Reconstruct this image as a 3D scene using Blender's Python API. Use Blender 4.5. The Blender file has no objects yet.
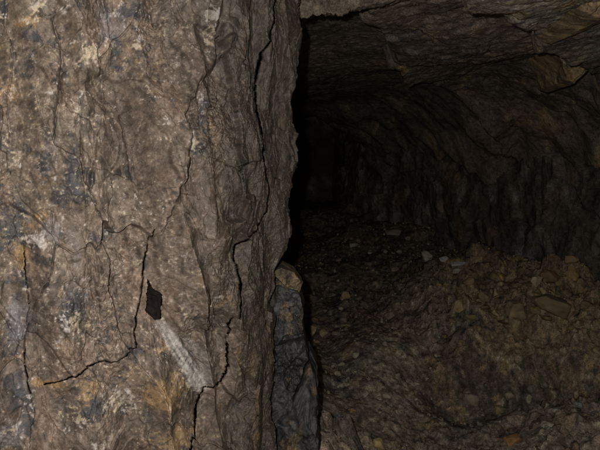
# An old mine tunnel photographed with the camera's own flash: a rock pillar close on the left,
# a low dark passage with rubble on its floor going back on the right.
import bpy, math, random
import numpy as np
from mathutils import Vector, Matrix, Euler

sc = bpy.context.scene
COL = sc.collection
F = np.float32
EYE = 1.5
PITCH = math.radians(-5.0)
SP, CP = math.sin(PITCH), math.cos(PITCH)

# ------------------------------------------------------------------ noise
def _h(ix, iy, iz, seed):
    with np.errstate(over='ignore'):
        h = (ix.astype(np.int64) * 374761393 + iy.astype(np.int64) * 668265263 + iz.astype(np.int64) * 1442695041 + seed * 974634777)
        h = h.astype(np.uint64).astype(np.uint32)
        h ^= h >> np.uint32(15); h *= np.uint32(2246822519)
        h ^= h >> np.uint32(13); h *= np.uint32(3266489917)
        h ^= h >> np.uint32(16)
    return h

def vn(x, y, z=None, seed=0):
    """value noise in -1..1 (2-D when z is None)"""
    x = np.asarray(x, F); y = np.asarray(y, F)
    ix = np.floor(x); iy = np.floor(y)
    fx = x - ix; fy = y - iy
    ix = ix.astype(np.int32); iy = iy.astype(np.int32)
    ux = fx * fx * fx * (fx * (fx * 6 - 15) + 10); uy = fy * fy * fy * (fy * (fy * 6 - 15) + 10)
    def r(a, b, c):
        return _h(a, b, c, seed).astype(F) * F(2 / 4294967295.0) - F(1)
    def plane(iz):
        a = r(ix, iy, iz); b = r(ix + 1, iy, iz); c = r(ix, iy + 1, iz); d = r(ix + 1, iy + 1, iz)
        t = a + (b - a) * ux; u = c + (d - c) * ux
        return t + (u - t) * uy
    if z is None:
        return plane(np.zeros_like(ix))
    z = np.asarray(z, F); iz = np.floor(z); fz = z - iz; iz = iz.astype(np.int32)
    uz = fz * fz * fz * (fz * (fz * 6 - 15) + 10)
    p = plane(iz); q = plane(iz + 1)
    return p + (q - p) * uz

def fbm(x, y, z=None, oct=4, seed=0, gain=0.5, lac=2.03):
    t = 0; a = 1.0; n = 0
    x = np.asarray(x, F); y = np.asarray(y, F)
    for k in range(oct):
        t = t + a * vn(x, y, z, seed + k * 17)
        n += a; a *= gain
        x, y = (x * 0.8 - y * 0.6) * lac + 3.7, (x * 0.6 + y * 0.8) * lac + 1.3
        if z is not None: z = z * lac + 5.1
    return t / n * 1.6

def ani(x, y, oct=4, seed=0, gain=0.5, lac=2.03):
    """fbm without rotating the octaves, so stretched noise stays stretched"""
    t = 0; a = 1.0; n = 0
    x = np.asarray(x, F); y = np.asarray(y, F)
    for k in range(oct):
        t = t + a * vn(x + k * 7.3, y + k * 3.1, None, seed + k * 17)
        n += a; a *= gain; x = x * lac; y = y * lac
    return t / n * 1.6

def worley(x, y, seed=0):
    """(F1, F2, random number of the nearest cell, offset to its point) in 2-D"""
    x = np.asarray(x, F); y = np.asarray(y, F)
    ix = np.floor(x).astype(np.int32); iy = np.floor(y).astype(np.int32)
    f1 = np.full(x.shape, 9, F); f2 = np.full(x.shape, 9, F); idr = np.zeros(x.shape, F)
    ox = np.zeros(x.shape, F); oy = np.zeros(x.shape, F)
    z0 = np.zeros_like(ix)
    for a in (-1, 0, 1):
        for b in (-1, 0, 1):
            cx = ix + a; cy = iy + b
            h = _h(cx, cy, z0, seed)
            px = cx + (h & np.uint32(1023)).astype(F) / 1023; py = cy + ((h >> np.uint32(10)) & np.uint32(1023)).astype(F) / 1023
            dx = px - x; dy = py - y
            d = np.sqrt(dx * dx + dy * dy)
            n = d < f1
            f2 = np.where(n, f1, np.minimum(f2, d))
            f1 = np.where(n, d, f1)
            idr = np.where(n, ((h >> np.uint32(20)) & np.uint32(1023)).astype(F) / 1023, idr)
            ox = np.where(n, dx, ox); oy = np.where(n, dy, oy)
    return f1, f2, idr, ox, oy

def sst(a, b, x):
    t = np.clip((x - a) / (b - a), 0, 1)
    return t * t * (3 - 2 * t)

def mix(a, b, t):
    return a + (b - a) * t[..., None]

def terr(t, sharp=0.18):
    k = np.floor(t); f = t - k
    return k + sst(0.5 - sharp, 0.5 + sharp, f)

# ------------------------------------------------------------------ the view, used to survey the place
def ray(px, py):
    a = (px - 300) / 600.0; b = (225 - py) / 600.0
    return np.array([a, CP - SP * b, SP + CP * b])

def at(px, py, depth):
    d = ray(px, py)
    return np.array([0, 0, EYE]) + d * (depth / d[1])

# ------------------------------------------------------------------ objects
def tag(o, label=None, cat=None, group=None, kind=None):
    if label: o['label'] = label
    if cat: o['category'] = cat
    if group: o['group'] = group
    if kind: o['kind'] = kind
    return o

def link(name, me, parent=None):
    o = bpy.data.objects.new(name, me); COL.objects.link(o)
    if parent is not None: o.parent = parent
    return o

def empty(name, loc):
    o = bpy.data.objects.new(name, None); COL.objects.link(o)
    o.location = loc; o.empty_display_size = 0.1
    return o

def mesh_np(name, V, faces, colors=None, mat=None, smooth=True):
    """V n x 3, faces m x 4 (or m x 3)"""
    me = bpy.data.meshes.new(name)
    n, m, k = len(V), len(faces), faces.shape[1]
    me.vertices.add(n); me.vertices.foreach_set('co', np.ascontiguousarray(V, F).ravel())
    me.loops.add(m * k); me.loops.foreach_set('vertex_index', np.ascontiguousarray(faces, np.int32).ravel())
    me.polygons.add(m)
    me.polygons.foreach_set('loop_start', np.arange(0, m * k, k, dtype=np.int32))
    me.polygons.foreach_set('use_smooth', np.full(m, smooth, bool))
    me.update(calc_edges=True)
    if colors is not None:
        at_ = me.color_attributes.new('Col', 'FLOAT_COLOR', 'POINT')
        c = np.ones((n, 4), F); c[:, :3] = np.clip(colors, 0, 1)
        at_.data.foreach_set('color', c.ravel())
    if mat: me.materials.append(mat)
    me.validate()
    return me

def grid_faces(h, w):
    i = np.arange(h * w).reshape(h, w)
    return np.stack([i[:-1, :-1], i[:-1, 1:], i[1:, 1:], i[1:, :-1]], -1).reshape(-1, 4)

def sub_mesh(name, V, faces, C, mat):
    u, inv = np.unique(faces, return_inverse=True)
    return mesh_np(name, V[u], inv.reshape(faces.shape), C[u], mat)

def axis(*segs):
    """segs (from, to, step) joined into one increasing coordinate array"""
    out = []
    for a, b, s in segs:
        n = max(1, int(round((b - a) / s)))
        out.append(np.linspace(a, b, n, endpoint=False))
    out.append(np.array([segs[-1][1]]))
    return np.concatenate(out)

# ------------------------------------------------------------------ materials
def rock_mat(name, rough=0.72, spec=0.3, s1=180, s2=700, bump=0.5, speck=0.35, bump_d=0.002, grains=True):
    m = bpy.data.materials.new(name); m.use_nodes = True
    nt = m.node_tree; N = nt.nodes; L = nt.links
    b = N['Principled BSDF']
    tc = N.new('ShaderNodeTexCoord')
    at_ = N.new('ShaderNodeVertexColor'); at_.layer_name = 'Col'
    n1 = N.new('ShaderNodeTexNoise'); n1.inputs['Scale'].default_value = s1; n1.inputs['Detail'].default_value = 6; n1.inputs['Roughness'].default_value = 0.65
    n2 = N.new('ShaderNodeTexNoise'); n2.inputs['Scale'].default_value = s2; n2.inputs['Detail'].default_value = 3
    L.new(tc.outputs['Object'], n1.inputs['Vector']); L.new(tc.outputs['Object'], n2.inputs['Vector'])
    mr = N.new('ShaderNodeMapRange'); mr.inputs['From Min'].default_value = 0.3; mr.inputs['From Max'].default_value = 0.7
    mr.inputs['To Min'].default_value = 1 - speck; mr.inputs['To Max'].default_value = 1 + speck
    L.new(n1.outputs['Fac'], mr.inputs['Value'])
    mr2 = N.new('ShaderNodeMapRange'); mr2.inputs['From Min'].default_value = 0.3; mr2.inputs['From Max'].default_value = 0.7
    mr2.inputs['To Min'].default_value = 1 - speck * 0.7; mr2.inputs['To Max'].default_value = 1 + speck * 0.7
    L.new(n2.outputs['Fac'], mr2.inputs['Value'])
    mu = N.new('ShaderNodeMath'); mu.operation = 'MULTIPLY'
    L.new(mr.outputs[0], mu.inputs[0]); L.new(mr2.outputs[0], mu.inputs[1])
    vm = N.new('ShaderNodeVectorMath'); vm.operation = 'SCALE'
    L.new(at_.outputs['Color'], vm.inputs[0]); L.new(mu.outputs[0], vm.inputs['Scale'])
    col = vm.outputs[0]
    if grains:                                   # scattered pale mineral grains and dark specks
        for sc_, lo, hi, colr, amt in ((s1 * 1.3, 0.69, 0.76, (0.38, 0.35, 0.32, 1), 0.4), (s1 * 0.9, 0.66, 0.74, (0.02, 0.02, 0.022, 1), 0.6)):
            g = N.new('ShaderNodeTexNoise'); g.inputs['Scale'].default_value = sc_; g.inputs['Detail'].default_value = 4
            mp = N.new('ShaderNodeMapping'); mp.inputs['Location'].default_value = (sc_ * 0.01, 3.1, 1.7)
            L.new(tc.outputs['Object'], mp.inputs[0]); L.new(mp.outputs[0], g.inputs['Vector'])
            gr = N.new('ShaderNodeMapRange'); gr.inputs['From Min'].default_value = lo; gr.inputs['From Max'].default_value = hi; gr.inputs['To Max'].default_value = amt
            L.new(g.outputs['Fac'], gr.inputs['Value'])
            mx = N.new('ShaderNodeMix'); mx.data_type = 'RGBA'
            L.new(gr.outputs[0], mx.inputs['Factor']); L.new(col, mx.inputs['A']); mx.inputs['B'].default_value = colr
            col = mx.outputs['Result']
    L.new(col, b.inputs['Base Color'])
    rr = N.new('ShaderNodeMapRange'); rr.inputs['From Min'].default_value = 0.3; rr.inputs['From Max'].default_value = 0.7
    rr.inputs['To Min'].default_value = rough - 0.2; rr.inputs['To Max'].default_value = min(1, rough + 0.18)
    L.new(n1.outputs['Fac'], rr.inputs['Value']); L.new(rr.outputs[0], b.inputs['Roughness'])
    b.inputs['Specular IOR Level'].default_value = spec
    ad = N.new('ShaderNodeMath'); ad.operation = 'MULTIPLY_ADD'; ad.inputs[1].default_value = 0.4
    L.new(n2.outputs['Fac'], ad.inputs[0]); L.new(n1.outputs['Fac'], ad.inputs[2])
    bp = N.new('ShaderNodeBump'); bp.inputs['Strength'].default_value = bump; bp.inputs['Distance'].default_value = bump_d
    L.new(ad.outputs[0], bp.inputs['Height']); L.new(bp.outputs['Normal'], b.inputs['Normal'])
    return m

M_PILLAR = rock_mat('pillar_rock', 0.60, 0.45, 190, 620, 0.7, 0.26, 0.0022)
M_WALL = rock_mat('tunnel_rock', 0.8, 0.25, 40, 160, 0.7, 0.5, 0.007, True)
M_FLOOR = rock_mat('floor_dirt', 0.88, 0.2, 42, 160, 0.8, 0.6, 0.008, True)
M_STONE = rock_mat('stone', 0.8, 0.25, 60, 220, 0.5, 0.35, 0.004, False)
M_BLUE = rock_mat('blue_rock', 0.62, 0.35, 60, 260, 0.6, 0.5, 0.003, True)

# ================================================================== THE PILLAR
A2 = np.array([-0.575, 1.15]); ang = math.atan2(0.30, 0.55)
D1 = np.array([math.cos(ang), math.sin(ang)])
NRM = np.array([math.sin(ang), -math.cos(ang)])            # towards the camera

def bow(s):
    """the face is bowed: it turns away towards its right-hand edge"""
    return -0.62 * np.maximum(np.asarray(s) - 0.36, 0) ** 1.6 + 0.02 * np.sin(np.asarray(s) * 17.0) - 0.012 * np.sin(np.asarray(s) * 31 + 1)

def face(px, py):
    """photo survey point -> (s, z) on the pillar's mean face"""
    d = ray(px, py)
    h = 0.0
    for _ in range(12):
        t = (A2 @ NRM + h) / (d[:2] @ NRM)
        p = d[:2] * t
        h = 0.5 * h + 0.5 * float(bow((p - A2) @ D1))
    return (p - A2) @ D1, EYE + d[2] * t

def facea(pts):
    return np.array([face(*p) for p in pts])

SIL = [(-60, 296), (0, 296), (40, 299), (62, 297), (80, 292), (98, 287), (112, 284), (122, 284), (130, 287), (138, 285), (152, 284), (165, 284), (180, 281),
       (205, 279), (220, 280), (236, 284), (248, 283), (262, 276), (276, 270), (290, 272), (306, 268), (330, 271), (352, 273), (368, 270), (390, 267), (420, 268), (450, 268), (560, 268)]
RC = 0.05
ZS = axis((-0.1, 0.76, 0.012), (0.76, 1.96, 0.0012), (1.96, 2.6, 0.012))
SG = axis((-1.6, -0.78, 0.004), (-0.78, 0.085, 0.0012), (0.085, 0.2, 0.006), (0.2, 2.2, 0.04))
edge = np.array([face(x - 4, y) for y, x in SIL])
o_ = np.argsort(edge[:, 1]); LZ = np.interp(ZS, edge[o_, 1], edge[o_, 0])
# loosen the surveyed outline a little
LZ = LZ + 0.004 * ani(ZS * 28, ZS * 0, 3, 5) + 0.001 * ani(ZS * 130, ZS * 0 + 4, 2, 9)
A1 = math.radians(108) - ang
sg = SG[None, :]; zz = ZS[:, None]
S = (LZ[:, None] + sg).astype(F); Z = (zz + 0 * sg).astype(F)
theta = np.clip(sg / RC, 0, A1) + 0 * zz
bx = A2[0] + D1[0] * (LZ[:, None] + np.minimum(sg, 0)) + RC * (np.sin(ang + theta) - math.sin(ang))
by = A2[1] + D1[1] * (LZ[:, None] + np.minimum(sg, 0)) - RC * (np.cos(ang + theta) - math.cos(ang))
ext = np.maximum(sg - RC * A1, 0)
bx = bx + ext * math.cos(ang + A1); by = by + ext * math.sin(ang + A1)
bw = bow(LZ[:, None] + np.minimum(sg, 0)); bx = bx + NRM[0] * bw; by = by + NRM[1] * bw
nx = np.sin(ang + theta); ny = -np.cos(ang + theta)

S_true = S; sg_ = np.linspace(-2, 3, 4001); ds_ = np.gradient(bow(sg_), sg_)
S = np.interp(S, sg_, sg_[0] + np.concatenate([[0], np.cumsum(np.sqrt(1 + ds_[1:] ** 2) * np.diff(sg_))])).astype(F)   # true length along the bowed face, for the noise
# relief: steeply dipping, flaky schist
ws = S + 0.010 * fbm(S * 11, Z * 6, oct=3, seed=3); wz = Z + 0.02 * fbm(S * 9, Z * 7, oct=3, seed=4)
H = 0.030 * ani(S * 6, Z * 1.9, 2, 11) - 0.034 * np.abs(ani(S * 9 + Z * 1.5, Z * 1.7, 2, 27)) + 0.016 * fbm(S * 11, Z * 8, oct=2, seed=28) + 0.007 * fbm(S * 13 + Z * 4, Z * 9, oct=3, seed=18)
H = H + 0.006 * fbm(ws * 13, wz * 6, oct=3, seed=19) + 0.002 * ani(ws * 15, wz * 4.2, 3, 12)
for fs, fz, am, sd0 in ((8.0, 4.4, 0.050, 24), (20, 13, 0.022, 25)):             # angular facets between joints
    fw = S + 0.03 * fbm(S * 8, Z * 6, oct=4, seed=sd0); gw = Z + 0.05 * fbm(S * 7, Z * 5 + 3, oct=4, seed=sd0 + 9)
    f1, f2, ca, cx, cy = worley(fw * fs + gw * fs * .22, gw * fz, sd0)
    H = H + am * (cx * (ca - .5) * 1.6 + cy * (((ca * 7.7) % 1) - .5) + 0.35 * (((ca * 13.3) % 1) - .5)) * sst(-0.01, 0.03, f2 - f1)
fold = 1 - np.abs(ani(ws * 11 + wz * 2.2, wz * 2.4, 3, 14)); H = H - 0.002 * sst(-0.2, 0.6, fbm(S * 6, Z * 4, oct=2, seed=13)) * np.clip(fold - 0.82, 0, 1) / 0.18
H = H + 0.0032 * (terr(2.1 * fbm(ws * 11 + 0.8 * wz, wz * 5.2, oct=4, seed=15), 0.16 + 0.12 * fbm(S * 9, Z * 8, oct=2, seed=16)))
f1, f2, cid, cx, cy = worley(ws * 34 + wz * 6, wz * 22 - ws * 9, 21)
H = H + (0.0030 * (cid - 0.5) + 0.0050 * (cx * (cid - 0.4) * 2 + cy * (((cid * 9.1) % 1) - .5))) * sst(-0.01, 0.04, f2 - f1)
f1, f2, cid2, cx2, cy2 = worley(ws * 88 - wz * 10, wz * 66 + ws * 14, 22)
rgh = np.clip(0.55 + 0.9 * fbm(S * 7, Z * 5, oct=3, seed=31), 0.1, 1.3)          # crusty and smoother areas
H = H + rgh * 0.0019 * (cid2 - 0.5) * sst(0.0, 0.15, f2 - f1)
H = H + rgh * 0.0042 * fbm(S * 62, Z * 48, oct=4, seed=33, gain=.62) + rgh * 0.0013 * fbm(S * 240, Z * 210, oct=2, seed=35)
f1, f2, cid3, cx3, cy3 = worley(S * 210, Z * 180, 23)
H = H + rgh * 0.0016 * (0.6 - f1) * (cid3 > 0.45)
H = H + 0.0007 * ani(ws * 70, wz * 9, 3, 36)

def seg_dist(S, Z, pts, reach, gs, gz):
    """distance and signed side to a polyline, only near it"""
    D = np.full(S.shape, 9, F); SD = np.zeros(S.shape, F); T = np.zeros(S.shape, F)
    lens = np.hypot(*(pts[1:] - pts[:-1]).T); tot = lens.sum(); acc = 0
    zl, zh = pts[:, 1].min() - reach - .02, pts[:, 1].max() + reach + .02
    r0, r1 = np.searchsorted(gz, zl), np.searchsorted(gz, zh)
    sub = (slice(r0, r1), slice(None))
    s_, z_ = S[sub], Z[sub]
    d_, sd_, t_ = D[sub], SD[sub], T[sub]
    for (a, b), l in zip(zip(pts[:-1], pts[1:]), lens):
        ab = b - a
        t = np.clip(((s_ - a[0]) * ab[0] + (z_ - a[1]) * ab[1]) / (l * l), 0, 1)
        dx = s_ - a[0] - t * ab[0]; dz = z_ - a[1] - t * ab[1]
        d = np.hypot(dx, dz)
        n = d < d_
        d_[n] = d[n]; sd_[n] = np.sign(dx * ab[1] - dz * ab[0])[n]; t_[n] = ((acc + t * l) / tot)[n]
        acc += l
    return D, SD, T

# survey of the cracks: points, half width (mm), depth (mm), step (mm, + lifts the left-hand side looking along the line seen from the front), reach of the step (mm)
CR = [
 ([(57, 12), (55, 22), (59, 33), (63, 47), (64, 62), (61, 80), (60, 96), (57, 118), (57, 146)], 2.6, 11, 7, 34),
 ([(118, 84), (121, 112), (124, 140), (128, 160), (131, 180), (136, 198), (140, 207)], 2.1, 12, 4, 25),
 ([(141, 120), (131, 150), (134, 175)], 1.6, 5, 2, 15),
 ([(232, -30), (232, 4), (232, 20), (236, 36), (227, 52), (220, 64)], 1.9, 10, 2, 20),
 ([(236, 46), (244, 60), (254, 70)], 2.2, 6, -3, 16),
 ([(224, -20), (222, 4), (217, 30), (217, 60), (213, 70), (203, 76), (195, 86), (190, 100), (182, 116), (186, 138), (180, 166), (170, 200), (161, 226), (150, 240)], 2.0, 9, 8, 22),
 ([(220, 64), (208, 88), (205, 118), (205, 136), (207, 160), (213, 180), (215, 192), (213, 226), (206, 243), (208, 262), (216, 282)], 2.0, 10, 3, 20),
 ([(151, 228), (147, 252), (142, 285), (135, 312), (133, 330), (135, 345), (122, 352), (112, 358), (100, 363), (82, 374), (65, 386), (47, 394)], 3.3, 18, 5, 26),
 ([(277, -30), (272, 0), (269, 10), (266, 30), (264, 44), (261, 52), (260, 80), (259, 112), (261, 132), (263, 166), (267, 189), (266, 212), (258, 229), (247, 240), (239, 246), (237, 260), (240, 276), (242, 292), (238, 318)], 2.3, 20, 5, 30),
 ([(283, 140), (280, 153), (274, 174), (269, 195)], 2.0, 14, -4, 14),
 ([(246, 296), (243, 325), (244, 350), (245, 380)], 1.6, 7, 2, 14),
 ([(232, 318), (226, 342), (227, 365), (220, 386), (209, 384), (202, 386), (200, 398), (197, 410), (195, 435), (189, 449), (186, 480)], 2.6, 18, 5, 22),
 ([(274, 262), (267, 276), (271, 288), (265, 306), (270, 330), (272, 356), (262, 390), (255, 420), (247, 450), (240, 490)], 2.4, 15, -5, 22),
 ([(26, 228), (25, 246), (27, 270), (30, 310), (27, 345), (26, 370), (30, 390), (36, 420), (32, 446), (30, 500)], 2.4, 14, -6, 24),
 ([(53, 190), (53, 222), (54, 246), (49, 262)], 1.8, 7, 3, 14),
 ([(30, 395), (39, 380), (47, 394)], 1.5, 7, 2, 10),
 ([(118, 318), (114, 345), (112, 358)], 1.3, 4, 1.5, 10),
 ([(105, 0), (112, 40), (108, 70)], 1.8, 4, 4, 22),
 ([(248, 330), (254, 360), (250, 385)], 1.5, 7, 2, 12),
 ([(224, 150), (230, 185), (227, 215), (232, 250)], 1.5, 5, 3, 18),
 ([(10, 20), (14, 60), (9, 105), (12, 150)], 1.7, 5, 4, 22),
 ([(84, 120), (80, 170), (88, 230), (86, 290)], 1.4, 4, 3, 22),
 ([(246, 0), (249, 50), (245, 110), (249, 160), (244, 200)], 1.3, 4, 3, 16),
 ([(276, 20), (277, 60), (272, 100), (274, 130)], 1.4, 5, 3, 10),
 ([(150, 330), (165, 352), (182, 372), (190, 392)], 1.3, 4, 2, 10),
 ([(60, 330), (72, 345), (70, 366)], 1.3, 4, 2, 9),
]
S_arc = S; S = S_true
H = H - float(np.mean(H[(S > 0.0) & (sg < 0) & (Z > 0.85) & (Z < 1.9)]))
jit_s = S + 0.0019 * fbm(S * 75, Z * 75, oct=3, seed=51); jit_z = Z + 0.0019 * fbm(S * 75 + 9, Z * 75, oct=3, seed=52)
CRACK = np.zeros(S.shape, F); DEEP = np.zeros(S.shape, F); OPEN = np.zeros(S.shape, F)
for k, (pts, w, dp, st, rc) in enumerate(CR):
    P = facea(pts)
    D, SD, T = seg_dist(jit_s, jit_z, P, 0.16, LZ, ZS)
    w = w * 1.0 / 1000 * (0.55 + 0.9 * np.clip(0.5 + 0.8 * vn(T * 14, T * 0 + k, None, 60), 0, 1)); dp *= 1.9 / 1000; st *= 1.9 / 1000; rc *= 1.6 / 1000
    tp = np.clip(np.minimum(T, 1 - T) * 7 + 0.25, 0, 1)
    full = 0.62 if k in (7, 8, 11) else 0.3 if k in (0, 5, 6, 12, 13) else 0.0
    opn = np.clip(full + (1 - full) * sst(-0.35, 0.75, vn(T * (3 + len(pts) * .3) + 3.3 * k, T * 0 + k, None, 61)) * (1.0 if k in (5, 6, 7, 8, 11, 12, 13) else 0.8), 0.12, 1)
    if k in (7, 8, 11): tp = np.clip(np.minimum(T, 1 - T) * 9 + 0.6, 0, 1)
    far_ = 0.8 + 0.25 * max(0.0, (np.mean([p[0] for p in pts]) - 190) / 90)
    w = np.maximum(w * (0.45 + 0.55 * opn) * far_, 0.0017 if full == 0 else 0.0019); dp = dp * opn
    g = np.clip(1 - D / w, 0, 1)
    CRACK = np.maximum(CRACK, g * tp); OPEN = np.maximum(OPEN, np.where(opn * tp > (0.30 if k in (7, 8, 11, 13) else 0.5), g * np.minimum(1, tp * 1.5 + .2) * (0.9 if k in (7, 8, 11) else 0.8), 0) if k in (7, 8, 9, 11, 12, 13) else 0)
    lip = np.exp(-(D / rc) ** 1.3)
    DEEP = np.maximum(DEEP, np.minimum(dp * 1.3, 0.018) * tp * g)
    st *= {0: -3.0, 5: -3.2, 1: -2.6, 3: -2.4, 6: -2.4, 7: -0.25, 17: -2.4, 20: -2.4, 21: -2.4}.get(k, 1.0)
    H = H - st * 0.5 * tp * np.tanh(SD * D / (0.0065 if k in (0, 5, 1, 3, 6, 17, 20, 21) else 0.0015)) * lip

def poly_mask(pts, S=jit_s, Z=jit_z):
    P = facea(pts); ins = np.zeros(S.shape, bool)
    for a, b in zip(P, np.roll(P, -1, 0)):
        c = ((a[1] > Z) != (b[1] > Z))
        xx = (b[0] - a[0]) * (Z - a[1]) / ((b[1] - a[1]) if abs(b[1] - a[1]) > 1e-9 else 1e-9) + a[0]
        ins ^= c & (S < xx)
    return ins

def poly_dist(pts):
    P = facea(list(pts) + [pts[0]])
    D, _, _ = seg_dist(jit_s, jit_z, P, 0.08, LZ, ZS)
    return np.where(poly_mask(pts), -D, D)

HOLE = [(148, 279), (151, 287), (161, 294), (162, 303), (161, 319), (155, 321), (149, 316), (144, 310), (146, 300), (147, 290)]
hd = poly_dist(HOLE) + 0.0008 * fbm(S * 120, Z * 120, oct=2, seed=72)
H = H * (1 - 0.7 * np.exp(-(np.maximum(hd, 0) / 0.022) ** 2))
H = H - 0.006 * np.exp(-np.clip(hd, 0, 1) / 0.010)
STREAK = [(156, 320), (163, 321), (178, 340), (196, 362), (207, 380), (205, 390), (198, 393), (189, 384), (175, 358), (164, 338)]
sd_ = poly_dist(STREAK); streak = sst(0.006, -0.006, sd_ + 0.004 * fbm(S * 60, Z * 40, oct=3, seed=71) + 0.0025 * fbm(S * 210, Z * 190, oct=3, seed=73, gain=.7))
H = H * (1 - .5 * streak) + 0.5 * streak * 0.02 * ani(S * 5, Z * 1.6, 2, 11) + 0.003 * streak - 0.0035 * np.exp(-((sd_ - 0.009) / 0.006) ** 2)
H = H * (1 - 0.55 * sst(-0.12, -0.01, sg + 0 * zz))
PX = bx + nx * H; PY = by + ny * H; PZ = Z + 0 * H
qx, qy, qz = PX + 0.06, PY, PZ - EYE; ql = np.sqrt(qx * qx + qy * qy + qz * qz)
DEEP = DEEP * sst(0.03, 0.0, sg + 0 * zz)
PX = PX + qx / ql * DEEP; PY = PY + qy / ql * DEEP; PZ = PZ + qz / ql * DEEP
# ---- colour of the rock: dull brown schist with black manganese, white crusts and ochre
def rgb(*c): return np.array(c, F)
def blobs(lst):
    t = np.zeros(S.shape, F)
    for x, y, rx, ry, a in lst:
        cs, cz = face(x, y); m = 0.00215 * (1 + 0.25 * x / 300)
        u = (S - cs) / (rx * m * 1.1); v = (Z - cz) / (ry * m)
        t = np.maximum(t, a * np.exp(-(u * u + v * v) ** 1.5))
    return t
n1 = fbm(S * 9, Z * 5, oct=5, seed=81); n2 = fbm(S * 30, Z * 20, oct=4, seed=82); n3 = fbm(S * 110, Z * 80, oct=3, seed=83)
nf = fbm(S * 48 + 5, Z * 40, oct=5, seed=84, gain=0.62); ng = fbm(S * 55, Z * 46 + 8, oct=5, seed=85, gain=0.65); nh = fbm(S * 22, Z * 15 + 3, oct=5, seed=86, gain=0.6)
rid = 1 - np.abs(fbm(S * 42 + 3, Z * 36, oct=5, seed=90, gain=.65)) * 2.2; n4 = fbm(S * 190, Z * 170, oct=3, seed=91, gain=.7)
C = np.broadcast_to(rgb(0.134, 0.103, 0.080), S.shape + (3,)).copy()
C = mix(C, rgb(0.185, 0.147, 0.112), sst(-0.4, 0.7, n1) * 0.8)
C = mix(C, rgb(0.125, 0.108, 0.088), sst(0.0, 0.8, n2) * 0.6)
C = mix(C, rgb(0.215, 0.155, 0.115), sst(0.1, 0.7, fbm(S * 16, Z * 9, oct=4, seed=87)) * 0.6)
C = mix(C, rgb(0.080, 0.064, 0.052), 0.8 * sst(0.05, 0.6, nf * .7 + .5 * fbm(S * 12 + 2, Z * 7, oct=4, seed=93))); C = mix(C, rgb(0.24, 0.197, 0.162), 0.5 * sst(0.15, 0.75, ng))
C = C * (1 + 0.34 * n3[..., None]) * (1 + 0.28 * n4[..., None]) * (1 + 0.5 * (cid3 - 0.45) * rgh)[..., None] * (1 + 0.25 * (cid2 - 0.5) * rgh)[..., None]
left = sst(0.62, 0.15, S) * 0.55 + 0.45
# ochre
oc = blobs([(8, 92, 12, 14, .7), (26, 21, 9, 6, 1), (45, 218, 8, 6, 1), (34, 226, 8, 6, .8), (23, 254, 7, 16, 1), (90, 397, 14, 18, .7), (160, 390, 24, 22, .85), (172, 438, 24, 16, .8),
            (267, 325, 5, 34, 1.2), (252, 362, 5, 14, .9), (256, 425, 8, 40, .7), (208, 133, 22, 18, .45), (50, 392, 16, 5, 1), (160, 345, 8, 8, .5), (25, 120, 12, 10, .4), (222, 300, 12, 10, .5),
            (205, 430, 18, 12, .5), (40, 212, 8, 6, .5), (130, 370, 14, 14, .4), (95, 60, 9, 8, .4), (6, 45, 8, 16, .4), (238, 360, 6, 16, .6)])
oc = sst(0.36, 0.9, oc * 0.9 + 0.38 * ng + 0.30 * n4 + 0.04) * 0.66 + 0.35 * sst(0.55, 1.0, nh * 0.8 + 0.3 * ng) * left
C = mix(C, rgb(0.33, 0.215, 0.095), np.clip(oc, 0, 0.9))
# black / blue-grey stains
bk = blobs([(72, 178, 9, 36, .85), (45, 165, 10, 14, .6), (12, 215, 14, 30, .75), (8, 238, 12, 24, .7), (130, 12, 12, 8, .9), (0, 5, 6, 10, 1.2), (36, 32, 9, 10, .7), (65, 200, 12, 14, .7), (104, 237, 12, 8, .7),
            (76, 308, 14, 14, .8), (102, 328, 14, 10, .5), (98, 408, 14, 12, .8), (142, 412, 10, 10, .7), (200, 120, 6, 26, .7), (194, 150, 5, 20, .6), (150, 60, 9, 18, .5), (18, 290, 10, 30, .6), (10, 340, 14, 26, .7),
            (30, 60, 8, 20, .4), (235, 20, 6, 30, .4), (88, 190, 8, 20, .5), (130, 350, 12, 8, .6), (200, 250, 8, 20, .4), (30, 420, 8, 26, .9), (120, 60, 8, 30, .4), (160, 200, 6, 30, .4), (20, 400, 10, 20, .7)])
bk = sst(0.34, 0.86, bk * 0.95 + 0.40 * nf + 0.25 * fbm(S * 170, Z * 150, oct=3, seed=92, gain=.7) + 0.1)
C = mix(C, rgb(0.045, 0.048, 0.056), bk * 0.85)
C = mix(C, rgb(0.05, 0.047, 0.045), 0.7 * sst(0.62, 0.95, nf * 0.9 + 0.25 * n1) * left)
# grey-violet bloom
gv = blobs([(52, 236, 10, 16, .8), (22, 322, 12, 30, .8), (8, 440, 14, 18, 1), (12, 150, 20, 50, .3), (12, 385, 16, 24, .6), (110, 28, 14, 18, .6), (90, 290, 20, 20, .4), (190, 130, 12, 36, .4), (50, 150, 12, 24, .5), (105, 20, 12, 14, .7), (75, 240, 8, 40, .4), (180, 355, 16, 16, .5)])
gv = sst(0.3, 0.9, gv + 0.35 * nh + .15 * n4)
C = mix(C, rgb(0.20, 0.197, 0.215) * (1 + .4 * n4[..., None]), gv * 0.55)
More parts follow.
